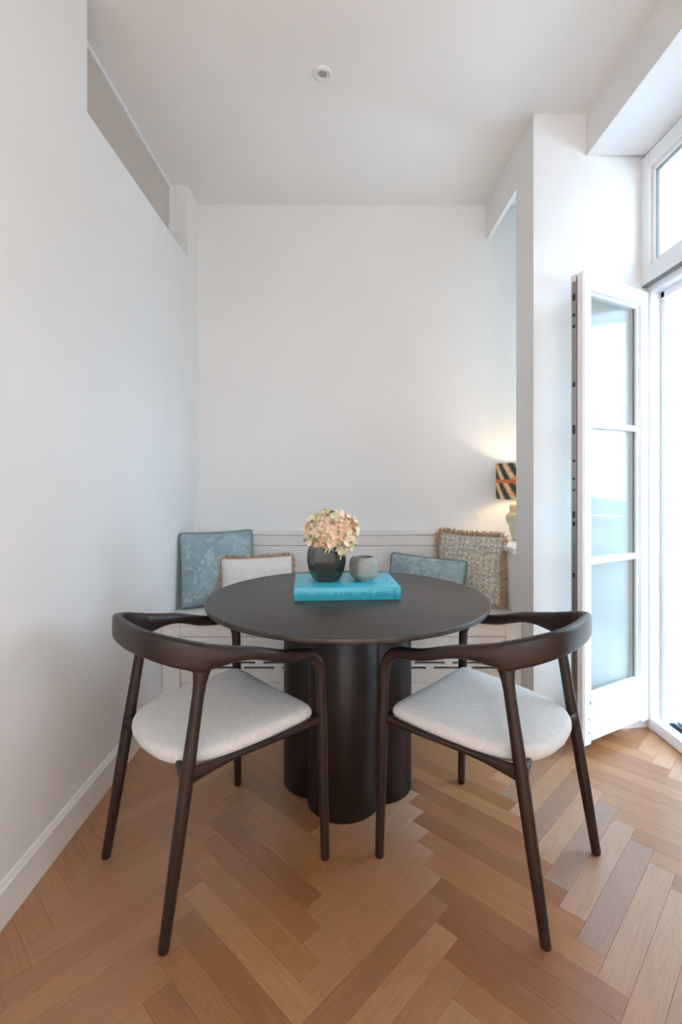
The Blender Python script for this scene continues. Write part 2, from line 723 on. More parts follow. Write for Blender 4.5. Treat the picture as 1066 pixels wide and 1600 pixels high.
# high interior glazing strip in the recess of the left wall
w2 = struct(empty('window_2', (-1.04, 2.4, 2.557)))
w2.location = (0, 0, 0)
bxo('glass_pane', -1.0415, -1.036, 1.83, 2.972, 2.557, 2.972, M['taupe'], w2, 0.0)
bxo('frame_strip', -1.0415, -1.028, 1.812, 2.99, 2.972, 2.989, M['frame'], w2, 0.001)
bxo('frame_strip', -1.0415, -1.028, 2.974, 2.989, 2.557, 2.973, M['frame'], w2, 0.001)

# stone ledge of the niche
bm = bmesh.new()
prism(bm, [(0.912, 2.647), (1.60, 2.647), (1.60, 3.198), (0.912, 3.198)], 0.819, 0.850)
bmesh.ops.bevel(bm, geom=bm.edges[:], offset=0.004, segments=2, affect='EDGES')
struct(obj('trim_1', bm, M['ledge']))

# niche window (faces the street, hidden from here by the pillar)
w3 = struct(empty('window_3'))
for a in ((2.73, 2.775, 0.98, 2.68), (3.085, 3.13, 0.98, 2.68), (2.775, 3.085, 0.98, 1.03), (2.775, 3.085, 2.63, 2.68)):
    bxo('frame_bar', 1.64, 1.70, *a, M['frame'], w3, 0.003)
bxo('glass_pane', 1.668, 1.674, 2.775, 3.085, 1.03, 2.63, M['glass'], w3, 0)

# ------------------------------------------------------------------ balcony door
door = struct(empty('door_1'))
DX = 1.50
# fixed frame (jambs, head) : outer frame with a stepped rebate
for nm, a in (('jamb', (2.405, 2.452, 0.0, 2.79)), ('jamb', (1.36, 1.405, 0.0, 2.79))):
    bxo(nm, DX, DX + 0.085, *a, M['frame'], door, 0.004)
bxo('jamb', DX + 0.045, DX + 0.10, 2.375, 2.405, 0.05, 2.14, M['frame'], door, 0.004)
bxo('jamb', DX + 0.045, DX + 0.10, 1.405, 1.43, 0.05, 2.14, M['frame'], door, 0.004)
bxo('head_rail', DX, DX + 0.085, 1.405, 2.405, 2.125, 2.185, M['frame'], door, 0.004)
bxo('head_rail', DX + 0.045, DX + 0.10, 1.405, 2.405, 2.09, 2.125, M['frame'], door, 0.004)
# threshold: white timber nosing + dark aluminium tracks
th = bxo('threshold', DX + 0.005, DX + 0.05, 1.36, 2.44, 0.0, 0.055, M['frame'], door, 0.004)
bxo('threshold_plate', DX + 0.05, DX + 0.20, 1.36, 2.44, -0.03, 0.012, M['alu'], door, 0.002)
for k, (xx, hh) in enumerate(((0.062, 0.035), (0.085, 0.026), (0.112, 0.034), (0.150, 0.03))):
    bxo('track', DX + xx, DX + xx + 0.008, 1.36, 2.44, 0.012, hh, M['steel'] if k % 2 else M['alu'], door, 0.001)


def make_leaf(hx, hy, ang, W, name='door_leaf', st_h=0.085, st_f=0.05):
    """leaf: local x from hinge to free edge, +y = outer face"""
    T = 0.068
    z0, z1 = 0.045, 2.133
    root = bpy.data.objects.new(name, None)
    bm = bmesh.new()
    box(bm, 0, st_h, -T, 0, z0, z1, 0.004)
    box(bm, W - st_f, W, -T, 0, z0, z1, 0.004)
    box(bm, st_h - 0.003, W - st_f + 0.003, -T, -0.001, 2.058, z1, 0.003)
    box(bm, st_h - 0.003, W - st_f + 0.003, -T, -0.001, z0 + 0.012, 0.232, 0.003)
    me_leaf = obj(name, bm, M['frame'], door)
    me_leaf.location = (hx, hy, 0)
    me_leaf.rotation_euler = (0, 0, ang)
    root = me_leaf
    xa, xb = st_h, W - st_f
    # outer weather board with two ribs and a sloping sill under the glass
    bxo('weather_rib', xa - 0.02, xb + 0.02, -0.001, 0.006, 0.158, 0.166, M['frame'], root, 0.002)
    bxo('weather_rib', xa - 0.02, xb + 0.02, -0.001, 0.006, 0.098, 0.106, M['frame'], root, 0.002)
    b = bmesh.new()
    pts = [(-0.03, 0.262), (-0.03, 0.232), (0.012, 0.228), (0.012, 0.236)]
    A = [b.verts.new((xa - 0.012, y, z)) for y, z in pts]
    B = [b.verts.new((xb + 0.012, y, z)) for y, z in pts]
    for i in range(4):
        b.faces.new((A[i], A[(i + 1) % 4], B[(i + 1) % 4], B[i]))
    b.faces.new(A)
    b.faces.new(B)
    obj('sill_bead', b, M['frame'], root)
    # stepped glazing beads
    for x0_, x1_ in ((xa, xa + 0.014), (xb - 0.014, xb)):
        bxo('glazing_bead', x0_, x1_, -0.05, -0.016, 0.235, 2.058, M['frame'], root, 0.002)
    bxo('glazing_bead', xa, xb, -0.05, -0.016, 2.044, 2.058, M['frame'], root, 0.002)
    for x0_, x1_ in ((xa + 0.014, xa + 0.0165), (xb - 0.0165, xb - 0.014)):
        bxo('gasket', x0_, x1_, -0.0345, -0.027, 0.25, 2.044, M['gasket'], root, 0)
    # glazing bars on both sides of the double pane
    for zc in (1.462, 0.850):
        bxo('glazing_bar', xa + 0.01, xb - 0.01, -0.026, -0.010, zc - 0.014, zc + 0.014, M['frame'], root, 0.003)
        bxo('glazing_bar', xa + 0.01, xb - 0.01, -0.062, -0.046, zc - 0.014, zc + 0.014, M['frame'], root, 0.003)
    for zz0, zz1 in ((0.25, 0.838), (0.862, 1.450), (1.474, 2.046)):
        bxo('glass_pane', xa + 0.012, xb - 0.012, -0.0300, -0.0285, zz0, zz1, M['glass'], root, 0)
        bxo('glass_pane', xa + 0.012, xb - 0.012, -0.0440, -0.0425, zz0, zz1, M['glass'], root, 0)
    # free edge: groove, lock strip and keeps
    bxo('lock_strip', W - 0.001, W + 0.002, -0.060, -0.040, 0.10, 2.10, M['steel'], root, 0)
    bxo('edge_groove', W - 0.001, W + 0.001, -0.038, -0.034, 0.06, 2.12, M['dark_recess'], root, 0)
    bxo('edge_bead', W - 0.001, W + 0.006, -0.032, -0.004, 0.06, 2.125, M['frame'], root, 0.003)
    for zc, hh in ((2.03, 0.03), (1.95, 0.012), (1.90, 0.015), (1.64, 0.02), (1.44, 0.04), (1.30, 0.01), (1.22, 0.008), (1.17, 0.008), (1.06, 0.03), (1.02, 0.02), (0.79, 0.02), (0.60, 0.03), (0.45, 0.012), (0.28, 0.02)):
        bxo('lock_keep', W + 0.0015, W + 0.0045, -0.056, -0.044, zc - hh / 2, zc + hh / 2, M['dark_recess'], root, 0)
    # hinge barrels
    for zc in (0.30, 1.15, 1.95):
        b = bmesh.new()
        lathe(b, [(0.007, zc - 0.04), (0.008, zc - 0.037), (0.008, zc + 0.037), (0.007, zc + 0.04)], 12, -0.006, -T - 0.002)
        obj('hinge', b, M['steel'], root, angle=40)
    return root


ang_leaf = math.atan2(-0.262, -0.457)
make_leaf(1.519, 2.435, ang_leaf, 0.526)
# the other leaf stays shut, its outer face towards the balcony (outside the frame)
make_leaf(1.500 + 0.068, 1.433, R(90), 0.47)

# transom window above the door
w1 = struct(empty('window_1'))
sy0, sy1 = 1.42, 2.440
bm = bmesh.new()
SX = 1.468
for a in ((2.372, sy1, 2.164, 2.782), (sy0, sy0 + 0.07, 2.164, 2.782), (sy0 + 0.07, 2.372, 2.164, 2.240), (sy0 + 0.07, 2.372, 2.706, 2.782)):
    box(bm, SX, SX + 0.060, *a, 0.003)
obj('sash', bm, M['frame'], w1)
for a in ((2.350, 2.372, 2.240, 2.706), (sy0 + 0.07, sy0 + 0.092, 2.240, 2.706), (sy0 + 0.092, 2.350, 2.240, 2.262), (sy0 + 0.092, 2.350, 2.684, 2.706)):
    bxo('glazing_bead', SX + 0.014, SX + 0.045, *a, M['frame'], w1, 0.003)
for a in ((2.346, 2.350, 2.262, 2.684), (sy0 + 0.092, 2.346, 2.262, 2.266), (sy0 + 0.092, 2.346, 2.680, 2.684)):
    bxo('gasket', SX + 0.020, SX + 0.034, *a, M['gasket'], w1, 0)
bxo('glass_pane', SX + 0.026, SX + 0.029, sy0 + 0.09, 2.352, 2.260, 2.690, M['glass'], w1, 0)
bxo('gasket', SX + 0.008, SX + 0.03, sy0, sy1, 2.158, 2.164, M['gasket'], w1, 0)
b = bmesh.new()
lathe(b, [(0.006, 2.68), (0.007, 2.684), (0.007, 2.745), (0.006, 2.75)], 12, SX - 0.004, 2.446)
obj('hinge', b, M['steel'], w1, angle=40)

# added window, unseen behind the camera, lets in sky light as fill
w4 = struct(empty('added_window_4'))
for a in ((0.0, 0.06, 0.90, 2.55), (1.04, 1.10, 0.90, 2.55), (0.52, 0.58, 0.96, 2.49), (0.06, 1.04, 0.90, 0.96), (0.06, 1.04, 2.49, 2.55)):
    bxo('frame_bar', a[0], a[1], -3.52, -3.46, a[2], a[3], M['frame'], w4, 0.003)
bxo('glass_pane', 0.05, 1.05, -3.493, -3.487, 0.95, 2.5, M['glass'], w4, 0)

# ------------------------------------------------------------------ outside: loggia, parapet, view
bm = bmesh.new()
box(bm, 1.70, 3.75, -0.6, 2.75, -0.18, -0.03)
struct(obj('floor_balcony', bm, M['concrete']))
bm = bmesh.new()
box(bm, 1.752, 3.75, 2.64, 2.80, -0.03, 3.30)
for k in range(26):
    box(bm, 1.752, 3.75, 2.634, 2.642, 0.04 + k * 0.125, 0.158 + k * 0.125, 0.002, 1)
struct(obj('wall_balcony', bm, M['cream']))
bm = bmesh.new()
box(bm, 3.62, 3.74, -0.6, 2.63, -0.03, 0.86)
box(bm, 3.58, 3.78, -0.6, 2.63, 0.86, 0.90)
struct(obj('wall_parapet', bm, M['parapet']))
bm = bmesh.new()
for k in range(3):
    box(bm, 1.76 + k * 0.117, 1.76 + k * 0.117 + 0.110, -0.6, 2.80, 3.28, 3.32)
box(bm, 1.76, 2.12, -0.6, 2.80, 3.32, 3.46)
struct(obj('ceiling_balcony', bm, M['slab']))
bm = bmesh.new()
box(bm, 3.62, 3.72, -0.6, 2.63, 2.62, 2.78)
box(bm, 3.60, 3.70, -0.6, 2.63, 2.785, 2.93)
box(bm, 3.62, 3.72, -0.6, 2.63, 2.935, 3.06)
struct(obj('trim_fascia', bm, M['slab']))
bm = bmesh.new()
box(bm, 15.0, 15.6, -22, 14, 3.05, 3.40)
for yy in range(-20, 14, 6):
    box(bm, 15.15, 15.45, yy, yy + 0.3, -9, 3.05)
struct(obj('trim_far_canopy', bm, M['slab']))
bm = bmesh.new()
# far hillside, a real rolling ridge 60-110 m away
rr = random.Random(3)
rows = []
for i in range(9):
    x = 45 + i * 9
    rows.append([(x, -60 + j * 8, -12 + 17.5 * (1 - math.exp(-i * 0.5)) * (0.85 + 0.35 * math.sin(j * 0.45 + 1.0) + 0.08 * rr.random())) for j in range(22)])
vr = [[bm.verts.new(p) for p in r] for r in rows]
for a, b in zip(vr, vr[1:]):
    for i in range(21):
        bm.faces.new((a[i], a[i + 1], b[i + 1], b[i]))
struct(obj('hillside', bm, M['hill'], smooth=True))

# ------------------------------------------------------------------ round table
TC = (0.021, 2.005)
table = empty('dining_table', (TC[0], TC[1], 0))
tag(table, 'round dark-stained dining table on a clustered column base', 'table')
bm = bmesh.new()
TR = 0.556
lathe(bm, [(TR - 0.012, 0.729), (TR - 0.003, 0.7315), (TR - 0.0005, 0.736), (TR, 0.744), (TR - 0.0012, 0.7485), (TR - 0.004, 0.75)], 128)
obj('table_top', bm, M['w_top'], table, angle=50)
for k in range(4):
    a = R(-97 + 90 * k)
    cx, cy = 0.121 * math.cos(a), 0.121 * math.sin(a)
    bm = bmesh.new()
    rc = 0.1365
    lathe(bm, [(rc - 0.003, 0.0), (rc, 0.003), (rc, 0.728), (rc - 0.001, 0.729)], 64)
    c = obj('column', bm, M['w_col'], table, angle=50)
    c.location = (cx, cy, 0)

# ------------------------------------------------------------------ dining chairs


def sect(hw, hh, n=16, e=2.4):
    pts = []
    for i in range(n):
        t = 2 * math.pi * i / n
        c, s = math.cos(t), math.sin(t)
        pts.append((hw * math.copysign(abs(c) ** (2 / e), c), hh * math.copysign(abs(s) ** (2 / e), s)))
    return pts


def sweep(bm, path, lat, dims, n=16, e=2.4):
    rings = []
    m = len(path)
    for i, p in enumerate(path):
        t = (path[min(i + 1, m - 1)] - path[max(i - 1, 0)]).normalized()
        nl = lat[i] - t * lat[i].dot(t)
        nl.normalize()
        b = nl.cross(t)
        if b.length:
            b.normalize()
        hw, hh, ee = dims[i]
        rings.append([p + nl * a + b * c for a, c in sect(hw, hh, n, ee)])
    loft(bm, rings)


def make_chair():
    root = empty('dining_chair')
    # stations of one half of the U-shaped rail: x, y, z top, z bottom, thickness
    H = [(0.0, -0.268, 0.803, 0.728, 0.026), (0.118, -0.258, 0.802, 0.730, 0.027), (0.176, -0.213, 0.788, 0.712, 0.029),
         (0.200, -0.172, 0.774, 0.698, 0.033), (0.213, -0.143, 0.766, 0.688, 0.036), (0.223, -0.112, 0.758, 0.694, 0.039), (0.237, -0.06, 0.746, 0.701, 0.043), (0.248, 0.0, 0.733, 0.697, 0.045), (0.258, 0.09, 0.706, 0.669, 0.042), (0.2575, 0.150, 0.694, 0.659, 0.037)]
    L = [(-x, y, a, b, t) for x, y, a, b, t in H[:0:-1]]
    st = L + H
    n = 6
    plan = catmull([(x, y, (a + b) / 2) for x, y, a, b, t in st], n)
    hh = [v.x for v in catmull([((a - b) / 2, 0, 0) for x, y, a, b, t in st], n)]
    tt = [v.x for v in catmull([(t / 2, 0, 0) for x, y, a, b, t in st], n)]
    path, lat, dims = [], [], []

    def bend(sgn):
        out = []
        rad = 0.080
        c = Vector((sgn * 0.2575, 0.163, 0.6755 - rad))
        for k in range(1, 9):
            a = R(90 - k * 85 / 8)
            out.append(Vector((sgn * (0.2575 - 0.001 * k / 8), 0.163 + rad * math.cos(a), c.z + rad * math.sin(a))))
        return out
    right = bend(1)
    left = bend(-1)[::-1]
    # downward straight ends
    endr = Vector((0.257, right[-1].y + 0.001, 0.575))
    endl = Vector((-0.257, right[-1].y + 0.001, 0.575))
    path = [endl] + left + plan + right + [endr]
    nb = len(left) + 1
    m = len(path)
    for i, p in enumerate(path):
        if i < nb or i >= m - nb:
            lat.append(Vector((1, 0, 0)) if i >= m - nb else Vector((-1, 0, 0)))
            kf = (nb - 1 - i) / nb if i < nb else (i - (m - nb)) / nb
            dims.append((0.018 - 0.001 * kf, 0.0175 - 0.001 * kf, 2.1))
        else:
            k = i - nb
            t = (plan[min(k + 1, len(plan) - 1)] - plan[max(k - 1, 0)])
            t.z = 0
            t.normalize()
            lat.append(Vector((t.y, -t.x, 0)))
            dims.append((tt[k], hh[k], 4.5 if abs(k - len(plan) / 2) < 26 else (3.2 if abs(k - len(plan) / 2) < 34 else 2.5)))
    # lateral vectors must all point outwards
    for i, p in enumerate(path):
        o_ = Vector((p.x, p.y + 0.02, 0))
        if lat[i].dot(o_) < 0:
            lat[i] = -lat[i]
    bm = bmesh.new()
    sweep(bm, path, lat, dims, 18)
    obj('back_rail', bm, M['w_rail'], root, angle=60)
    for s in (-1, 1):
        # front leg
        bm = bmesh.new()
        P = [Vector((s * 0.257, endr.y, 0.577)), Vector((s * 0.2585, 0.247, 0.45)), Vector((s * 0.262, 0.251, 0.22)), Vector((s * 0.265, 0.256, 0.004)), Vector((s * 0.265, 0.256, 0.0))]
        tube(bm, P, [0.0168, 0.0172, 0.016, 0.0142, 0.0125], 16)
        obj('leg', bm, M['w_leg'], root, angle=50)
        # rear leg, flaring where it grows into the rail
        bm = bmesh.new()
        b0, t0 = Vector((s * 0.220, -0.257, 0.0)), Vector((s * 0.207, -0.140, 0.715))
        ts = [0.0, 0.006, 0.3, 0.6, 0.80, 0.88, 0.92, 0.95, 0.975, 1.0]
        rs = [0.0125, 0.0142, 0.0175, 0.0185, 0.0168, 0.0165, 0.017, 0.0175, 0.018, 0.018]
        fl_ = [0.0125, 0.0142, 0.0175, 0.0185, 0.0168, 0.0168, 0.0185, 0.022, 0.028, 0.036]
        ax = (t0 - b0).normalized()
        tang = Vector((s * 0.30, 0.95, 0.0))
        tang = (tang - ax * tang.dot(ax)).normalized()
        side = ax.cross(tang)
        loft(bm, [[b0.lerp(t0, t) + tang * (f_ * math.cos(2 * math.pi * k / 18)) + side * (r_ * math.sin(2 * math.pi * k / 18)) for k in range(18)] for t, r_, f_ in zip(ts, rs, fl_)])
        obj('leg', bm, M['w_leg'], root, angle=50)
        # side rail under the seat
        bm = bmesh.new()
        P = [Vector((s * 0.254, 0.242, 0.447)), Vector((s * 0.240, 0.10, 0.437)), Vector((s * 0.222, -0.06, 0.428)), Vector((s * 0.212, -0.175, 0.418))]
        hs = [0.014, 0.0085, 0.0095, 0.021]
        cp = catmull(P, 5)
        hv = [v.x for v in catmull([(h, 0, 0) for h in hs], 5)]
        rings = []
        for p, h in zip(cp, hv):
            rings.append([p + Vector((a * 1.0, 0, c)) for a, c in sect(0.009, h, 10, 3.5)])
        loft(bm, rings)
        obj('side_rail', bm, M['w_rail'], root, angle=60)
    # rear apron: thin in the middle, flaring down into both legs
    bm = bmesh.new()
    P = [(-0.208, -0.196, 0.414, 0.032), (-0.185, -0.190, 0.424, 0.019), (-0.12, -0.178, 0.434, 0.009), (0.0, -0.170, 0.436, 0.008), (0.12, -0.178, 0.434, 0.009), (0.185, -0.190, 0.424, 0.019), (0.208, -0.196, 0.414, 0.032)]
    cp = catmull([p[:3] for p in P], 5)
    hv = [v.x for v in catmull([(p[3], 0, 0) for p in P], 5)]
    loft(bm, [[p + Vector((0, a, c)) for a, c in sect(0.010, h, 10, 3.5)] for p, h in zip(cp, hv)])
    obj('rear_apron', bm, M['w_rail'], root, angle=60)
    # front rail
    bm = bmesh.new()
    cp = catmull([(-0.25, 0.246, 0.446), (-0.1, 0.236, 0.444), (0.1, 0.236, 0.444), (0.25, 0.246, 0.446)], 5)
    loft(bm, [[p + Vector((0, a, c)) for a, c in sect(0.009, 0.011, 10, 3.5)] for p in cp])
    obj('front_rail', bm, M['w_rail'], root, angle=60)
    # seat cushion
    outl = catmull([(0, 0.232, 0), (0.14, 0.236, 0), (0.215, 0.234, 0), (0.236, 0.217, 0), (0.238, 0.15, 0), (0.232, 0.02, 0), (0.214, -0.10, 0), (0.172, -0.178, 0), (0.10, -0.219, 0), (0, -0.232, 0)], 6)
    half = [(v.x, v.y) for v in outl]
    full_o = half + [(-x, y) for x, y in half[-2:0:-1]]
    cen = Vector((0, 0.0, 0))
    prof = [(0.90, 0.000), (0.955, 0.002), (0.985, 0.009), (1.0, 0.020), (0.995, 0.031), (0.975, 0.040), (0.93, 0.0455), (0.82, 0.050), (0.6, 0.0535), (0.35, 0.055), (0.12, 0.0555)]
    bm = bmesh.new()
    rings = []
    for s, z in prof:
        rings.append([Vector((x * s, y * s, 0.432 + z + 0.05 * y * s * 1.0)) for x, y in full_o])
    loft(bm, rings)
    obj('seat', bm, M['seat'], root, smooth=True)
    return root


def copy_tree(o, parent=None):
    c = o.copy()
    COL.objects.link(c)
    c.parent = parent
    for ch in list(o.children):
        copy_tree(ch, c)
    return c


chair_a = make_chair()
chair_b = copy_tree(chair_a)
chair_a.location = (-0.421, 1.611, 0)
chair_a.rotation_euler = (0, 0, R(43.0 - 90))
chair_b.location = (0.489, 1.623, 0)
chair_b.rotation_euler = (0, 0, R(137.5 - 90))
tag(chair_a, 'dark-stained wooden armchair with pale upholstered seat, beside the white left wall', 'chair', 'dining chairs at the round table')
tag(chair_b, 'dark-stained wooden armchair with pale upholstered seat, nearest the open balcony door', 'chair', 'dining chairs at the round table')

# ------------------------------------------------------------------ built-in bench
bench = empty('window_bench', (0, 2.56, 0))
tag(bench, 'built-in pale lacquered storage bench with panelled back, along the rear wall', 'bench')
BY = 2.56


def bpart(name, x0, x1, y0, y1, z0, z1, bev=0.002, mat='bench'):
    o = bxo(name, x0, x1, y0, y1, z0, z1, M[mat], None, bev)
    o.parent = bench
    o.matrix_parent_inverse = Matrix.Translation((0, -2.56, 0))
    return o


def holed_plate(xs, zs, holes, y0, y1):
    bm = bmesh.new()
    xb = sorted(set(xs + [h[0] for h in holes] + [h[1] for h in holes]))
    zb = sorted(set(zs + [h[2] for h in holes] + [h[3] for h in holes]))

    def hole(i, k):
        if i < 0 or k < 0 or i >= len(xb) - 1 or k >= len(zb) - 1:
            return True
        cx, cz = (xb[i] + xb[i + 1]) / 2, (zb[k] + zb[k + 1]) / 2
        return any(h[0] < cx < h[1] and h[2] < cz < h[3] for h in holes)
    V = {}

    def v(x, y, z):
        key = (round(x, 5), round(y, 5), round(z, 5))
        if key not in V:
            V[key] = bm.verts.new((x, y, z))
        return V[key]
    for i in range(len(xb) - 1):
        for k in range(len(zb) - 1):
            if hole(i, k):
                continue
            a, b_, c, d = xb[i], xb[i + 1], zb[k], zb[k + 1]
            bm.faces.new((v(a, y0, c), v(b_, y0, c), v(b_, y0, d), v(a, y0, d)))
            bm.faces.new((v(a, y1, c), v(a, y1, d), v(b_, y1, d), v(b_, y1, c)))
            if hole(i - 1, k):
                bm.faces.new((v(a, y0, c), v(a, y0, d), v(a, y1, d), v(a, y1, c)))
            if hole(i + 1, k):
                bm.faces.new((v(b_, y0, c), v(b_, y1, c), v(b_, y1, d), v(b_, y0, d)))
            if hole(i, k - 1):
                bm.faces.new((v(a, y0, c), v(a, y1, c), v(b_, y1, c), v(b_, y0, c)))
            if hole(i, k + 1):
                bm.faces.new((v(a, y0, d), v(b_, y0, d), v(b_, y1, d), v(a, y1, d)))
    return bm


bpart('seat_board', XL + 0.002, XR - 0.002, BY - 0.008, 3.098, 0.468, 0.490, 0.003)
bpart('stile', XL + 0.002, -0.836, BY, BY + 0.02, 0.0, 0.467)
bpart('stile', 0.8475, XR - 0.002, BY, BY + 0.02, 0.0, 0.467)
bpart('top_rail', -0.835, 0.8465, BY, BY + 0.02, 0.4075, 0.467)
slots = []
for r_, z in enumerate((0.298, 0.272, 0.246)):
    x = -0.80 + (0.0 if r_ % 2 else 0.098)
    while x + 0.158 < 0.83:
        if x > -0.83:
            slots.append((x, x + 0.156, z - 0.0055, z + 0.0055))
        x += 0.196
g = obj('vent_panel', holed_plate([-0.832, 0.8435], [0.172, 0.4045], slots, BY + 0.002, BY + 0.018), M['bench'])
g.parent = bench
g.matrix_parent_inverse = Matrix.Translation((0, -2.56, 0))
bpart('base_panel', -0.832, 0.8435, BY + 0.002, BY + 0.018, 0.075, 0.169)
bpart('plinth', -0.835, 0.8465, BY + 0.001, BY + 0.02, 0.0, 0.073)
bpart('shade_sheet', -0.90, 0.90, BY + 0.03, BY + 0.04, 0.02, 0.46, 0, 'black')  # black sheet stands in for the shade inside the bench
bpart('back_panel', XL + 0.002, XR - 0.002, 3.100, 3.198, 0.470, 0.806, 0.001)
bpart('back_panel', XL + 0.002, XR - 0.002, 3.100, 3.198, 0.8085, 0.872, 0.001)
bpart('back_cap', XL + 0.002, XR - 0.002, 3.090, 3.198, 0.874, 0.888, 0.003)

# ------------------------------------------------------------------ cushions


def cushion_bm(w, h, d, n=26, pinch=0.045, seed=0):
    rn = random.Random(seed)
    ph = [rn.uniform(0, 6.28) for _ in range(6)]
    bm = bmesh.new()
    grids = []
    for side in (1, -1):
        g_ = []
        for j in range(n + 1):
            row = []
            for i in range(n + 1):
                u, v = 2 * i / n - 1, 2 * j / n - 1
                pu = 1 - pinch * (1 - v * v)
                pv = 1 - pinch * (1 - u * u)
                x, z = u * w / 2 * pu, v * h / 2 * pv
                rc_ = 1 - 0.035 * abs(u) ** 9 * abs(v) ** 9
                x *= rc_
                z *= rc_
                prof = max(0.0, (1 - abs(u) ** 2.2)) ** 0.5 * max(0.0, (1 - abs(v) ** 2.2)) ** 0.5
                rad_ = math.hypot(u, v)
                tht = math.atan2(v, u)
                wr = 1 + 0.07 * math.sin(4.1 * u + ph[0]) * math.sin(3.3 * v + ph[1]) + 0.05 * rad_ ** 3 * math.sin(13 * tht + ph[2]) + 0.03 * rad_ ** 4 * math.sin(29 * tht + ph[3])
                y = -side * d / 2 * prof * wr
                row.append((x, y, z))
            g_.append(row)
        grids.append(g_)
    vf = [[bm.verts.new(p) for p in r] for r in grids[0]]
    vb = [[vf[j][i] if (i in (0, n) or j in (0, n)) else bm.verts.new(grids[1][j][i]) for i in range(n + 1)] for j in range(n + 1)]
    for V in (vf, vb):
        for j in range(n):
            for i in range(n):
                bm.faces.new((V[j][i], V[j][i + 1], V[j + 1][i + 1], V[j + 1][i]))
    edge = [grids[0][0][i] for i in range(n)] + [grids[0][j][n] for j in range(n)] + [grids[0][n][i] for i in range(n, 0, -1)] + [grids[0][j][0] for j in range(n, 0, -1)]
    return bm, [Vector(e) for e in edge]


def fringe_bm(edge, length, seed, n_per=2.2):
    rn = random.Random(seed)
    bm = bmesh.new()
    m = len(edge)
    cen = Vector((0, 0, 0))
    for i in range(m):
        a, b = edge[i], edge[(i + 1) % m]
        t = (b - a)
        L = t.length
        t.normalize()
        nrm = Vector((t.z, 0, -t.x))
        if nrm.dot(a - cen) < 0:
            nrm = -nrm
        cnt = max(1, int(L / 0.0040 * n_per / 2))
        for k in range(cnt):
            for lay in (-1, 1):
                p = a.lerp(b, (k + rn.random()) / cnt) + Vector((0, lay * 0.003 * rn.random(), 0)) - nrm * 0.005
                ln = length * rn.uniform(0.65, 1.1)
                d = (nrm + t * rn.uniform(-0.7, 0.7) + Vector((0, rn.uniform(-0.8, 0.8), 0))).normalized()
                cv = Vector((rn.uniform(-1, 1), rn.uniform(-1, 1), rn.uniform(-1, 1)))
                cv = (cv - d * cv.dot(d)) * 0.35
                ps = [p, p + (d + cv * 0.8).normalized() * ln * 0.36, p + (d - cv * 0.4).normalized() * ln * 0.70 + cv * ln * 0.12, p + (d - cv).normalized() * ln]
                w1_ = t * 0.0026
                w2_ = t.cross(nrm) * 0.0026
                q = []
                for pp, sc_ in zip(ps, (0.8, 1.1, 1.2, 0.7)):
                    q.append([bm.verts.new(pp + w1_ * sc_), bm.verts.new(pp - w1_ * 0.5 * sc_ + w2_ * sc_), bm.verts.new(pp - w1_ * 0.5 * sc_ - w2_ * sc_)])
                for A, B in zip(q, q[1:]):
                    for c in range(3):
                        bm.faces.new((A[c], A[(c + 1) % 3], B[(c + 1) % 3], B[c]))
                bm.faces.new(q[3])
    return bm


def cushion(name, w, h, d, mat, loc, yaw, lean, roll, label, trim, seed=1, flen=0.03, pinch=0.05):
    root = empty(name, loc)
    root.rotation_euler = (Matrix.Rotation(R(yaw), 3, 'Z') @ Matrix.Rotation(R(-lean), 3, 'X') @ Matrix.Rotation(R(roll), 3, 'Y')).to_euler()
    tag(root, label, 'cushion', 'cushions on the bench')
    bm, edge = cushion_bm(w, h, d, seed=seed, pinch=pinch)
    obj('cushion_cover', bm, M[mat], root, smooth=True)
    if trim == 'fringe':
        f = obj('fringe', fringe_bm(edge, flen, seed), M['fringe'], root)
        f['kind'] = 'stuff'
    else:
        bm = bmesh.new()
        tube(bm, edge, 0.0042, 8, closed=True)
        obj('piping', bm, M['piping'], root, smooth=True)
    return root


cushion('scatter_cushion', 0.44, 0.43, 0.15, 'floral', (-0.722, 2.895, 0.704), 30, 7, 0,
        'large square blue floral cushion with dark piping, in the bench corner at left', 'piping', 2)
cushion('scatter_cushion', 0.42, 0.27, 0.13, 'white_linen', (-0.484, 2.850, 0.640), 12, 16, -1,
        'white lumbar cushion edged with tan fringe, in front of the blue square cushion', 'fringe', 3, 0.030)
cushion('scatter_cushion', 0.45, 0.28, 0.13, 'floral', (0.480, 2.845, 0.638), -20, 18, 4,
        'small pale blue lumbar cushion with piping, leaning on the patterned cushion', 'piping', 4)
cushion('scatter_cushion', 0.40, 0.40, 0.14, 'trellis', (0.742, 2.905, 0.704), -34, 8, 1,
        'square beige and grey trellis patterned cushion with tan fringe, beside the niche ledge', 'fringe', 5, 0.036)

# ------------------------------------------------------------------ book with vase and votive on the table
ZT = 0.7505


def book_material(name, col, rough=0.3):
    m = NT(name)
    v = m.coords('Object')
    nz = m.noise(v, 400, 2)
    c = m.ramp(nz.outputs[0], [(0.3, tuple(x * 0.94 for x in col)), (0.7, col)])
    m.l(c, m.bsdf.inputs['Base Color'])
    m.set(Roughness=rough)
    m.bump(nz.outputs[0], 0.1, 0.0005)
    return m.m


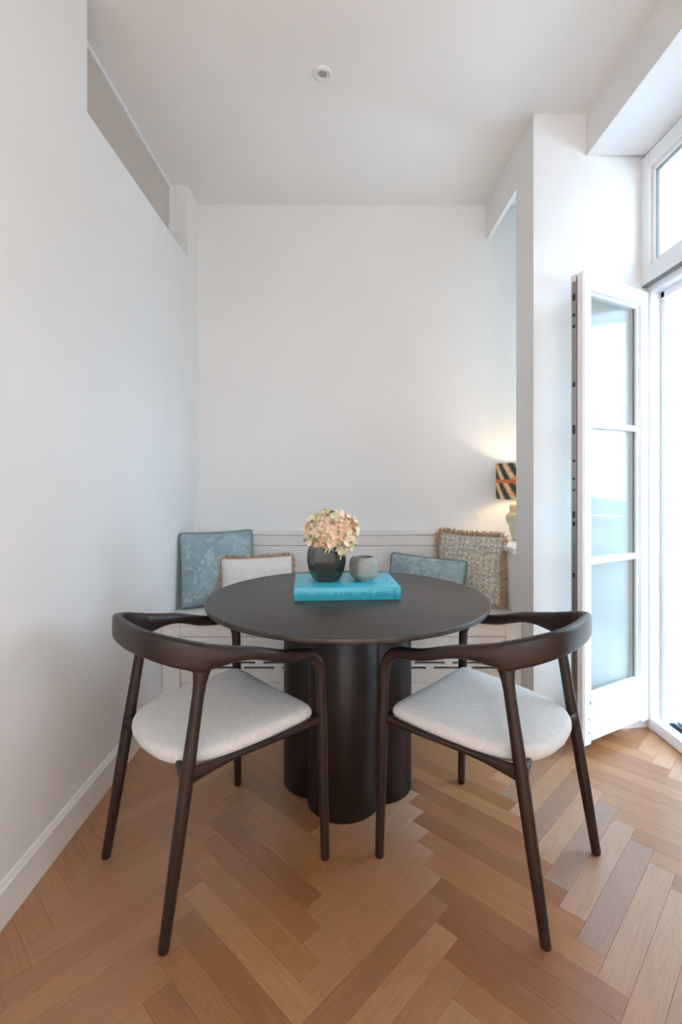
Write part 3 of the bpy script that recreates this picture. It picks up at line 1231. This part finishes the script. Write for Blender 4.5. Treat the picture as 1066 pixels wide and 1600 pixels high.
M['cyan'] = book_material('turquoise_cloth', (0.055, 0.50, 0.66))
M['cyan_d'] = book_material('turquoise_stamp', (0.025, 0.33, 0.50), 0.25)
M['page'] = book_material('page_edges', (0.55, 0.72, 0.78), 0.7)
book = empty('coffee_table_book', (0.012, 2.062, ZT), R(4.0))
tag(book, 'large turquoise hardback book lying on the round table', 'book')
BW, BD, BH = 0.412, 0.305, 0.050
bm = bmesh.new()
box(bm, -BW / 2, BW / 2, -BD / 2, BD / 2, 0.0, 0.0045, 0.0015)
box(bm, -BW / 2, BW / 2, -BD / 2, BD / 2, BH - 0.0045, BH, 0.0015)
pts = []
for k in range(9):
    a = k / 8
    pts.append((-BD / 2 - 0.0035 * math.sin(math.pi * a), 0.001 + a * (BH - 0.002)))
inner = [(y + 0.006, z) for y, z in pts[::-1]]
poly = pts + inner
A = [bm.verts.new((-BW / 2, y, z)) for y, z in poly]
B = [bm.verts.new((BW / 2, y, z)) for y, z in poly]
n_ = len(poly)
for i in range(n_):
    bm.faces.new((A[i], A[(i + 1) % n_], B[(i + 1) % n_], B[i]))
for i in range(8):
    bm.faces.new((A[i], A[i + 1], A[n_ - 2 - i], A[n_ - 1 - i]))
    bm.faces.new((B[i], B[i + 1], B[n_ - 2 - i], B[n_ - 1 - i]))
obj('cover', bm, M['cyan'], book, angle=40)
bxo('page_block', -BW / 2 + 0.004, BW / 2 - 0.004, -BD / 2 + 0.004, BD / 2 - 0.006, 0.0046, BH - 0.0046, M['page'], book, 0)
# tone-on-tone stamping on the spine (too blurred in the photograph to read) and the ring on the cover
bm = bmesh.new()
rn = random.Random(11)
x = -BW / 2 + 0.035
ys = -BD / 2 - 0.0042
while x < BW / 2 - 0.135:
    wl = rn.uniform(0.006, 0.010)
    if rn.random() > 0.16:
        box(bm, x, x + 0.0016, ys, ys + 0.003, 0.018, 0.034)
        if rn.random() > 0.35:
            box(bm, x + wl - 0.0016, x + wl, ys, ys + 0.003, 0.018, 0.034)
        if rn.random() > 0.3:
            zz = rn.choice((0.018, 0.0255, 0.0324))
            box(bm, x, x + wl, ys, ys + 0.003, zz, zz + 0.0016)
    x += wl + 0.0035
for xx in (BW / 2 - 0.125, BW / 2 - 0.118, BW / 2 - 0.028, BW / 2 - 0.022, -BW / 2 + 0.018, -BW / 2 + 0.024):
    box(bm, xx, xx + 0.002, ys, ys + 0.003, 0.010, 0.041)
for zz in (0.016, 0.022, 0.030):
    box(bm, BW / 2 - 0.098, BW / 2 - 0.052, ys, ys + 0.003, zz, zz + 0.0022)
obj('spine_stamp', bm, M['cyan_d'], book)['kind'] = 'stuff'
bm = bmesh.new()
for cx, rad in ((-0.04, 0.105), (0.10, 0.075)):
    tube(bm, [(cx + rad * math.cos(2 * math.pi * k / 48), -0.02 + rad * math.sin(2 * math.pi * k / 48), BH - 0.0002) for k in range(48)], 0.0009, 6, closed=True)
obj('cover_stamp', bm, M['cyan_d'], book)['kind'] = 'stuff'

ZB = ZT + BH + 0.0006


def smoked(name, col, rough, trans, ior=1.45):
    m = NT(name)
    v = m.coords('Object')
    nz = m.noise(v, 12, 2)
    c = m.ramp(nz.outputs[0], [(0.3, tuple(x * 0.9 for x in col)), (0.7, col)])
    m.l(c, m.bsdf.inputs['Base Color'])
    m.set(Roughness=rough, IOR=ior)
    m.bsdf.inputs['Transmission Weight'].default_value = trans
    return m.m


M['vase'] = smoked('smoked_glass', (0.085, 0.092, 0.078), 0.10, 0.45)
M['votive'] = smoked('frosted_smoke_glass', (0.52, 0.505, 0.46), 0.25, 0.35)

vase = empty('flower_vase', (-0.064, 2.055, ZB), R(26))
tag(vase, 'dark smoked glass vase with flat facets, standing on the turquoise book', 'vase')


def facet_ring(r, z, nf=6, sub=6, rd=0.06, zoff=0):
    pts = []
    for i in range(nf * sub):
        t = 2 * math.pi * i / (nf * sub)
        loc = ((t + math.pi / nf) % (2 * math.pi / nf)) - math.pi / nf
        flat = r * math.cos(math.pi / nf) / math.cos(loc)
        rr_ = flat * (1 - rd) + r * 0.95 * rd
        pts.append((rr_ * math.cos(t), rr_ * math.sin(t), z))
    return pts


bm = bmesh.new()
outer = [(0.044, 0.0), (0.050, 0.002), (0.060, 0.020), (0.0700, 0.045), (0.0755, 0.075), (0.0755, 0.100), (0.0725, 0.122), (0.0685, 0.138)]
innr = [(0.0650, 0.138), (0.069, 0.122), (0.0715, 0.098), (0.0715, 0.075), (0.066, 0.047), (0.054, 0.022), (0.042, 0.014)]
loft(bm, [facet_ring(r * 1.07, z) for r, z in outer + innr])
obj('vase_body', bm, M['vase'], vase, angle=24)

votive = empty('votive_holder', (0.091, 2.055, ZB), R(28))
tag(votive, 'small frosted grey glass votive holder with rounded corners, on the turquoise book', 'candle holder')


def sq_ring(r, z, e=4.2, n=40):
    return [(r * math.copysign(abs(math.cos(t)) ** (2 / e), math.cos(t)), r * math.copysign(abs(math.sin(t)) ** (2 / e), math.sin(t)), z) for t in [2 * math.pi * i / n for i in range(n)]]


bm = bmesh.new()
po = [(0.032, 0.0), (0.034, 0.002), (0.033, 0.006), (0.0385, 0.009), (0.0465, 0.016), (0.0505, 0.028), (0.052, 0.050), (0.0505, 0.074), (0.0475, 0.086), (0.041, 0.0945), (0.035, 0.097), (0.031, 0.0955), (0.034, 0.088), (0.043, 0.074), (0.045, 0.050), (0.042, 0.026), (0.030, 0.016)]
loft(bm, [sq_ring(r, z) for r, z in po])
obj('votive_body', bm, M['votive'], votive, smooth=True)

# hydrangea head
_m = NT('hydrangea_petals')
_i = _m.n('ShaderNodeObjectInfo')
_c = _m.ramp(_i.outputs['Random'], [(0.0, (0.82, 0.52, 0.34)), (0.3, (0.88, 0.66, 0.49)), (0.6, (0.90, 0.77, 0.58)), (0.8, (0.86, 0.80, 0.56)), (1.0, (0.72, 0.71, 0.42))])
_v = _m.coords('Object')
_n = _m.noise(_v, 90, 2)
_c2 = _m.mix(_m.math('MULTIPLY', _n.outputs[0], 0.22), _c, (0.66, 0.36, 0.24))
_m.l(_c2, _m.bsdf.inputs['Base Color'])
_m.set(Roughness=0.7)
_m.bsdf.inputs['Subsurface Weight'].default_value = 0.0
M['petal'] = _m.m
M['petal_green'] = simple('hydrangea_stem', (0.25, 0.32, 0.12), 0.6)

fl = empty('hydrangea_bloom', (-0.041, 2.055, ZB + 0.006))
tag(fl, 'round peach and cream hydrangea bloom in the smoked glass vase', 'flower')
bm = bmesh.new()
tube(bm, [(0.0, 0, 0.0), (0.003, 0, 0.06), (0.006, 0, 0.13), (0.006, 0, 0.17)], [0.004, 0.004, 0.006, 0.03], 10)
obj('stem', bm, M['petal_green'], fl, smooth=True)


def floret_mesh(seed):
    rn = random.Random(seed)
    bm = bmesh.new()
    k = rn.choice((4, 4, 5))
    for q in range(k):
        a0 = 2 * math.pi * q / k + rn.uniform(-0.2, 0.2)
        L = rn.uniform(0.018, 0.026)
        W = rn.uniform(0.009, 0.0135)
        up = rn.uniform(0.25, 0.9)
        curl = rn.uniform(-0.35, 0.5)
        grid = []
        for i in range(5):
            t = i / 4
            wv = W * (math.sin(math.pi * (0.12 + 0.80 * t)) ** 0.7)
            zc = L * (up * t - curl * t * t)
            row = []
            for s in (-1, 0, 1):
                ruff = 0.0022 * math.sin(5 * t + 2.1 * s + seed) * t
                row.append(Vector((L * t * math.cos(up * 0.4), s * wv, zc + abs(s) * 0.0035 + ruff)))
            grid.append(row)
        mt = Matrix.Rotation(a0, 4, 'Z')
        V = [[bm.verts.new(mt @ p) for p in r] for r in grid]
        for A, B in zip(V, V[1:]):
            for c in range(2):
                bm.faces.new((A[c], A[c + 1], B[c + 1], B[c]))
    me_ = bpy.data.meshes.new('floret')
    bm.to_mesh(me_)
    bm.free()
    me_.materials.append(M['petal'])
    for p in me_.polygons:
        p.use_smooth = True
    return me_


fms = [floret_mesh(s) for s in range(12)]
rn = random.Random(8)
N = 190
for i in range(N):
    zf = 1 - 2 * (i + 0.5) / N
    if zf < -0.86:
        continue
    ph = i * 2.399963
    rr_ = math.sqrt(1 - zf * zf)
    d = Vector((rr_ * math.cos(ph), rr_ * math.sin(ph), zf))
    rad = rn.uniform(0.072, 0.094)
    p = Vector((d.x * rad * 1.08, d.y * rad * 1.05, 0.190 + d.z * rad * 0.88))
    o = bpy.data.objects.new('floret', fms[i % 12])
    COL.objects.link(o)
    o.parent = fl
    q = (d + Vector((rn.uniform(-.35, .35), rn.uniform(-.35, .35), rn.uniform(-.35, .35)))).normalized()
    o.matrix_local = Matrix.Translation(p) @ q.to_track_quat('Z', 'Y').to_matrix().to_4x4() @ Matrix.Rotation(rn.uniform(0, 6.28), 4, 'Z') @ Matrix.Scale(rn.uniform(0.85, 1.15), 4)

# ------------------------------------------------------------------ table lamp in the niche
LX, LY, LZ = 1.078, 3.02, 0.8505
lamp = empty('table_lamp', (LX, LY, LZ))
tag(lamp, 'table lamp with green and orange patterned shade on the niche ledge', 'lamp')
_m = NT('celadon_ceramic')
_nz = _m.noise(_m.coords('Object'), 9, 2)
_m.l(_m.ramp(_nz.outputs[0], [(0.3, (0.50, 0.53, 0.43)), (0.7, (0.60, 0.62, 0.52))]), _m.bsdf.inputs['Base Color'])
_m.set(Roughness=0.35)
M['celadon'] = _m.m
bm = bmesh.new()
prof = [(0.030, 0.0), (0.036, 0.004), (0.046, 0.025), (0.054, 0.055), (0.058, 0.083), (0.056, 0.090), (0.060, 0.093), (0.070, 0.102), (0.0765, 0.118), (0.078, 0.135), (0.075, 0.152), (0.066, 0.165), (0.058, 0.169), (0.0565, 0.175), (0.0565, 0.20), (0.053, 0.214), (0.042, 0.226), (0.020, 0.231), (0.012, 0.232)]
lathe(bm, prof, 40)
obj('lamp_base', bm, M['celadon'], lamp, angle=60)
bm = bmesh.new()
tube(bm, [(0, 0, 0.23), (0, 0, 0.30)], 0.008, 12)
obj('lamp_stem', bm, M['steel'], lamp, smooth=True)
bm = bmesh.new()
lathe(bm, [(0.012, 0.29), (0.02, 0.30), (0.030, 0.325), (0.031, 0.345), (0.024, 0.365), (0.010, 0.376)], 20)
_m = NT('bulb_glow')
_m.set(Roughness=0.4)
_m.bsdf.inputs['Base Color'].default_value = (1, 0.9, 0.75, 1)
_m.bsdf.inputs['Emission Color'].default_value = (1.0, 0.72, 0.42, 1)
_m.bsdf.inputs['Emission Strength'].default_value = 25.0
obj('light_bulb', bm, _m.m, lamp, smooth=True)

_m = NT('shade_print')
_tc = _m.n('ShaderNodeTexCoord')
_sx = _m.n('ShaderNodeSeparateXYZ')
_m.l(_tc.outputs['Object'], _sx.inputs[0])
_ang = _m.math('ARCTAN2', _sx.outputs[1], _sx.outputs[0])
_arc = _m.math('MULTIPLY', _ang, 0.135)
_z = _m.math('SUBTRACT', _sx.outputs[2], 0.358)
_sg = _m.math('ABSOLUTE', _z)
# slanted feathered strokes, repeated in the upper and lower half
_zh = _m.math('MODULO', _m.math('ADD', _z, 0.330), 0.110)
_jag = _m.math('MULTIPLY', _m.math('ABSOLUTE', _m.math('SUBTRACT', _m.math('FRACT', _m.math('MULTIPLY', _m.math('ADD', _arc, _zh), 78.0)), 0.5)), 0.036)
_u = _m.math('FRACT', _m.math('MULTIPLY', _m.math('ADD', _m.math('ADD', _arc, _m.math('MULTIPLY', _zh, 0.62)), _m.math('SUBTRACT', _jag, 0.012)), 13.3))
_stroke = _m.math('LESS_THAN', _u, 0.46)
_nn = _m.noise(_tc.outputs['Object'], 60, 2)
_scol = _m.ramp(_nn.outputs[0], [(0.30, (0.66, 0.28, 0.13)), (0.42, (0.84, 0.52, 0.28)), (0.55, (0.84, 0.70, 0.50))])
_gcol = _m.ramp(_nn.outputs[0], [(0.3, (0.045, 0.085, 0.065)), (0.7, (0.075, 0.125, 0.095))])
_cc = _m.mix(_stroke, _gcol, _scol)
_band = _m.math('LESS_THAN', _sg, 0.011)
_cc = _m.mix(_band, _cc, (0.62, 0.24, 0.11))
_m.l(_cc, _m.bsdf.inputs['Base Color'])
_m.set(Roughness=0.85)
_tl = _m.n('ShaderNodeBsdfTranslucent')
_m.l(_cc, _tl.inputs[0])
_mx = _m.n('ShaderNodeMixShader')
_mx.inputs[0].default_value = 0.18
_m.l(_m.bsdf.outputs[0], _mx.inputs[1])
_m.l(_tl.outputs[0], _mx.inputs[2])
_m.l(_mx.outputs[0], _m.out.inputs[0])
M['shade'] = _m.m
bm = bmesh.new()
ZS0, ZS1, RS = 0.250, 0.466, 0.135
rings = lathe(bm, [(RS, ZS0), (RS, (ZS0 + ZS1) / 2), (RS, ZS1), (RS - 0.0015, ZS1), (RS - 0.0015, ZS0)], 64, cap=False)
for i in range(64):
    bm.faces.new((rings[-1][i], rings[-1][(i + 1) % 64], rings[0][(i + 1) % 64], rings[0][i]))
obj('lamp_shade', bm, M['shade'], lamp, angle=50)
bm = bmesh.new()
for k in range(3):
    a = 2 * math.pi * k / 3
    tube(bm, [(0.006 * math.cos(a), 0.006 * math.sin(a), 0.296), (RS * math.cos(a), RS * math.sin(a), 0.262)], 0.0016, 6)
obj('shade_spider', bm, M['steel'], lamp)
ld = bpy.data.lights.new('lamp_bulb_light', 'POINT')
ld.energy = 1.5
ld.color = (1.0, 0.76, 0.50)
ld.shadow_soft_size = 0.03
lo_ = bpy.data.objects.new('lamp_bulb_light', ld)
COL.objects.link(lo_)
lo_.parent = lamp
lo_.location = (0, 0, 0.375)

# ------------------------------------------------------------------ recessed ceiling spotlight (off)
sp = empty('recessed_spotlight', (-0.084, 2.166, CE))
tag(sp, 'small round recessed ceiling spotlight, switched off', 'ceiling light')
bm = bmesh.new()
rg = lathe(bm, [(0.042, 0.0), (0.042, -0.004), (0.038, -0.008), (0.031, -0.008), (0.028, -0.002)], 40, cap=False)
obj('trim_ring', bm, M['trim'], sp, angle=60)
bm = bmesh.new()
lathe(bm, [(0.028, -0.002), (0.026, -0.0005)], 40, cap=False)
lathe(bm, [(0.0255, -0.0005), (0.0255, -0.005), (0.0235, -0.007), (0.0205, -0.0065), (0.0195, -0.003)], 40, cap=False)
g = obj('gimbal_ring', bm, M['trim'], sp, angle=60)
bm = bmesh.new()
lathe(bm, [(0.0285, -0.0004), (0.0284, -0.0002)], 32)
lathe(bm, [(0.0195, -0.0015), (0.012, -0.001), (0.010, -0.0025), (0.004, -0.003)], 32)
obj('bulb_lens', bm, M['lens'], sp, angle=60)
print('planks', nplank)
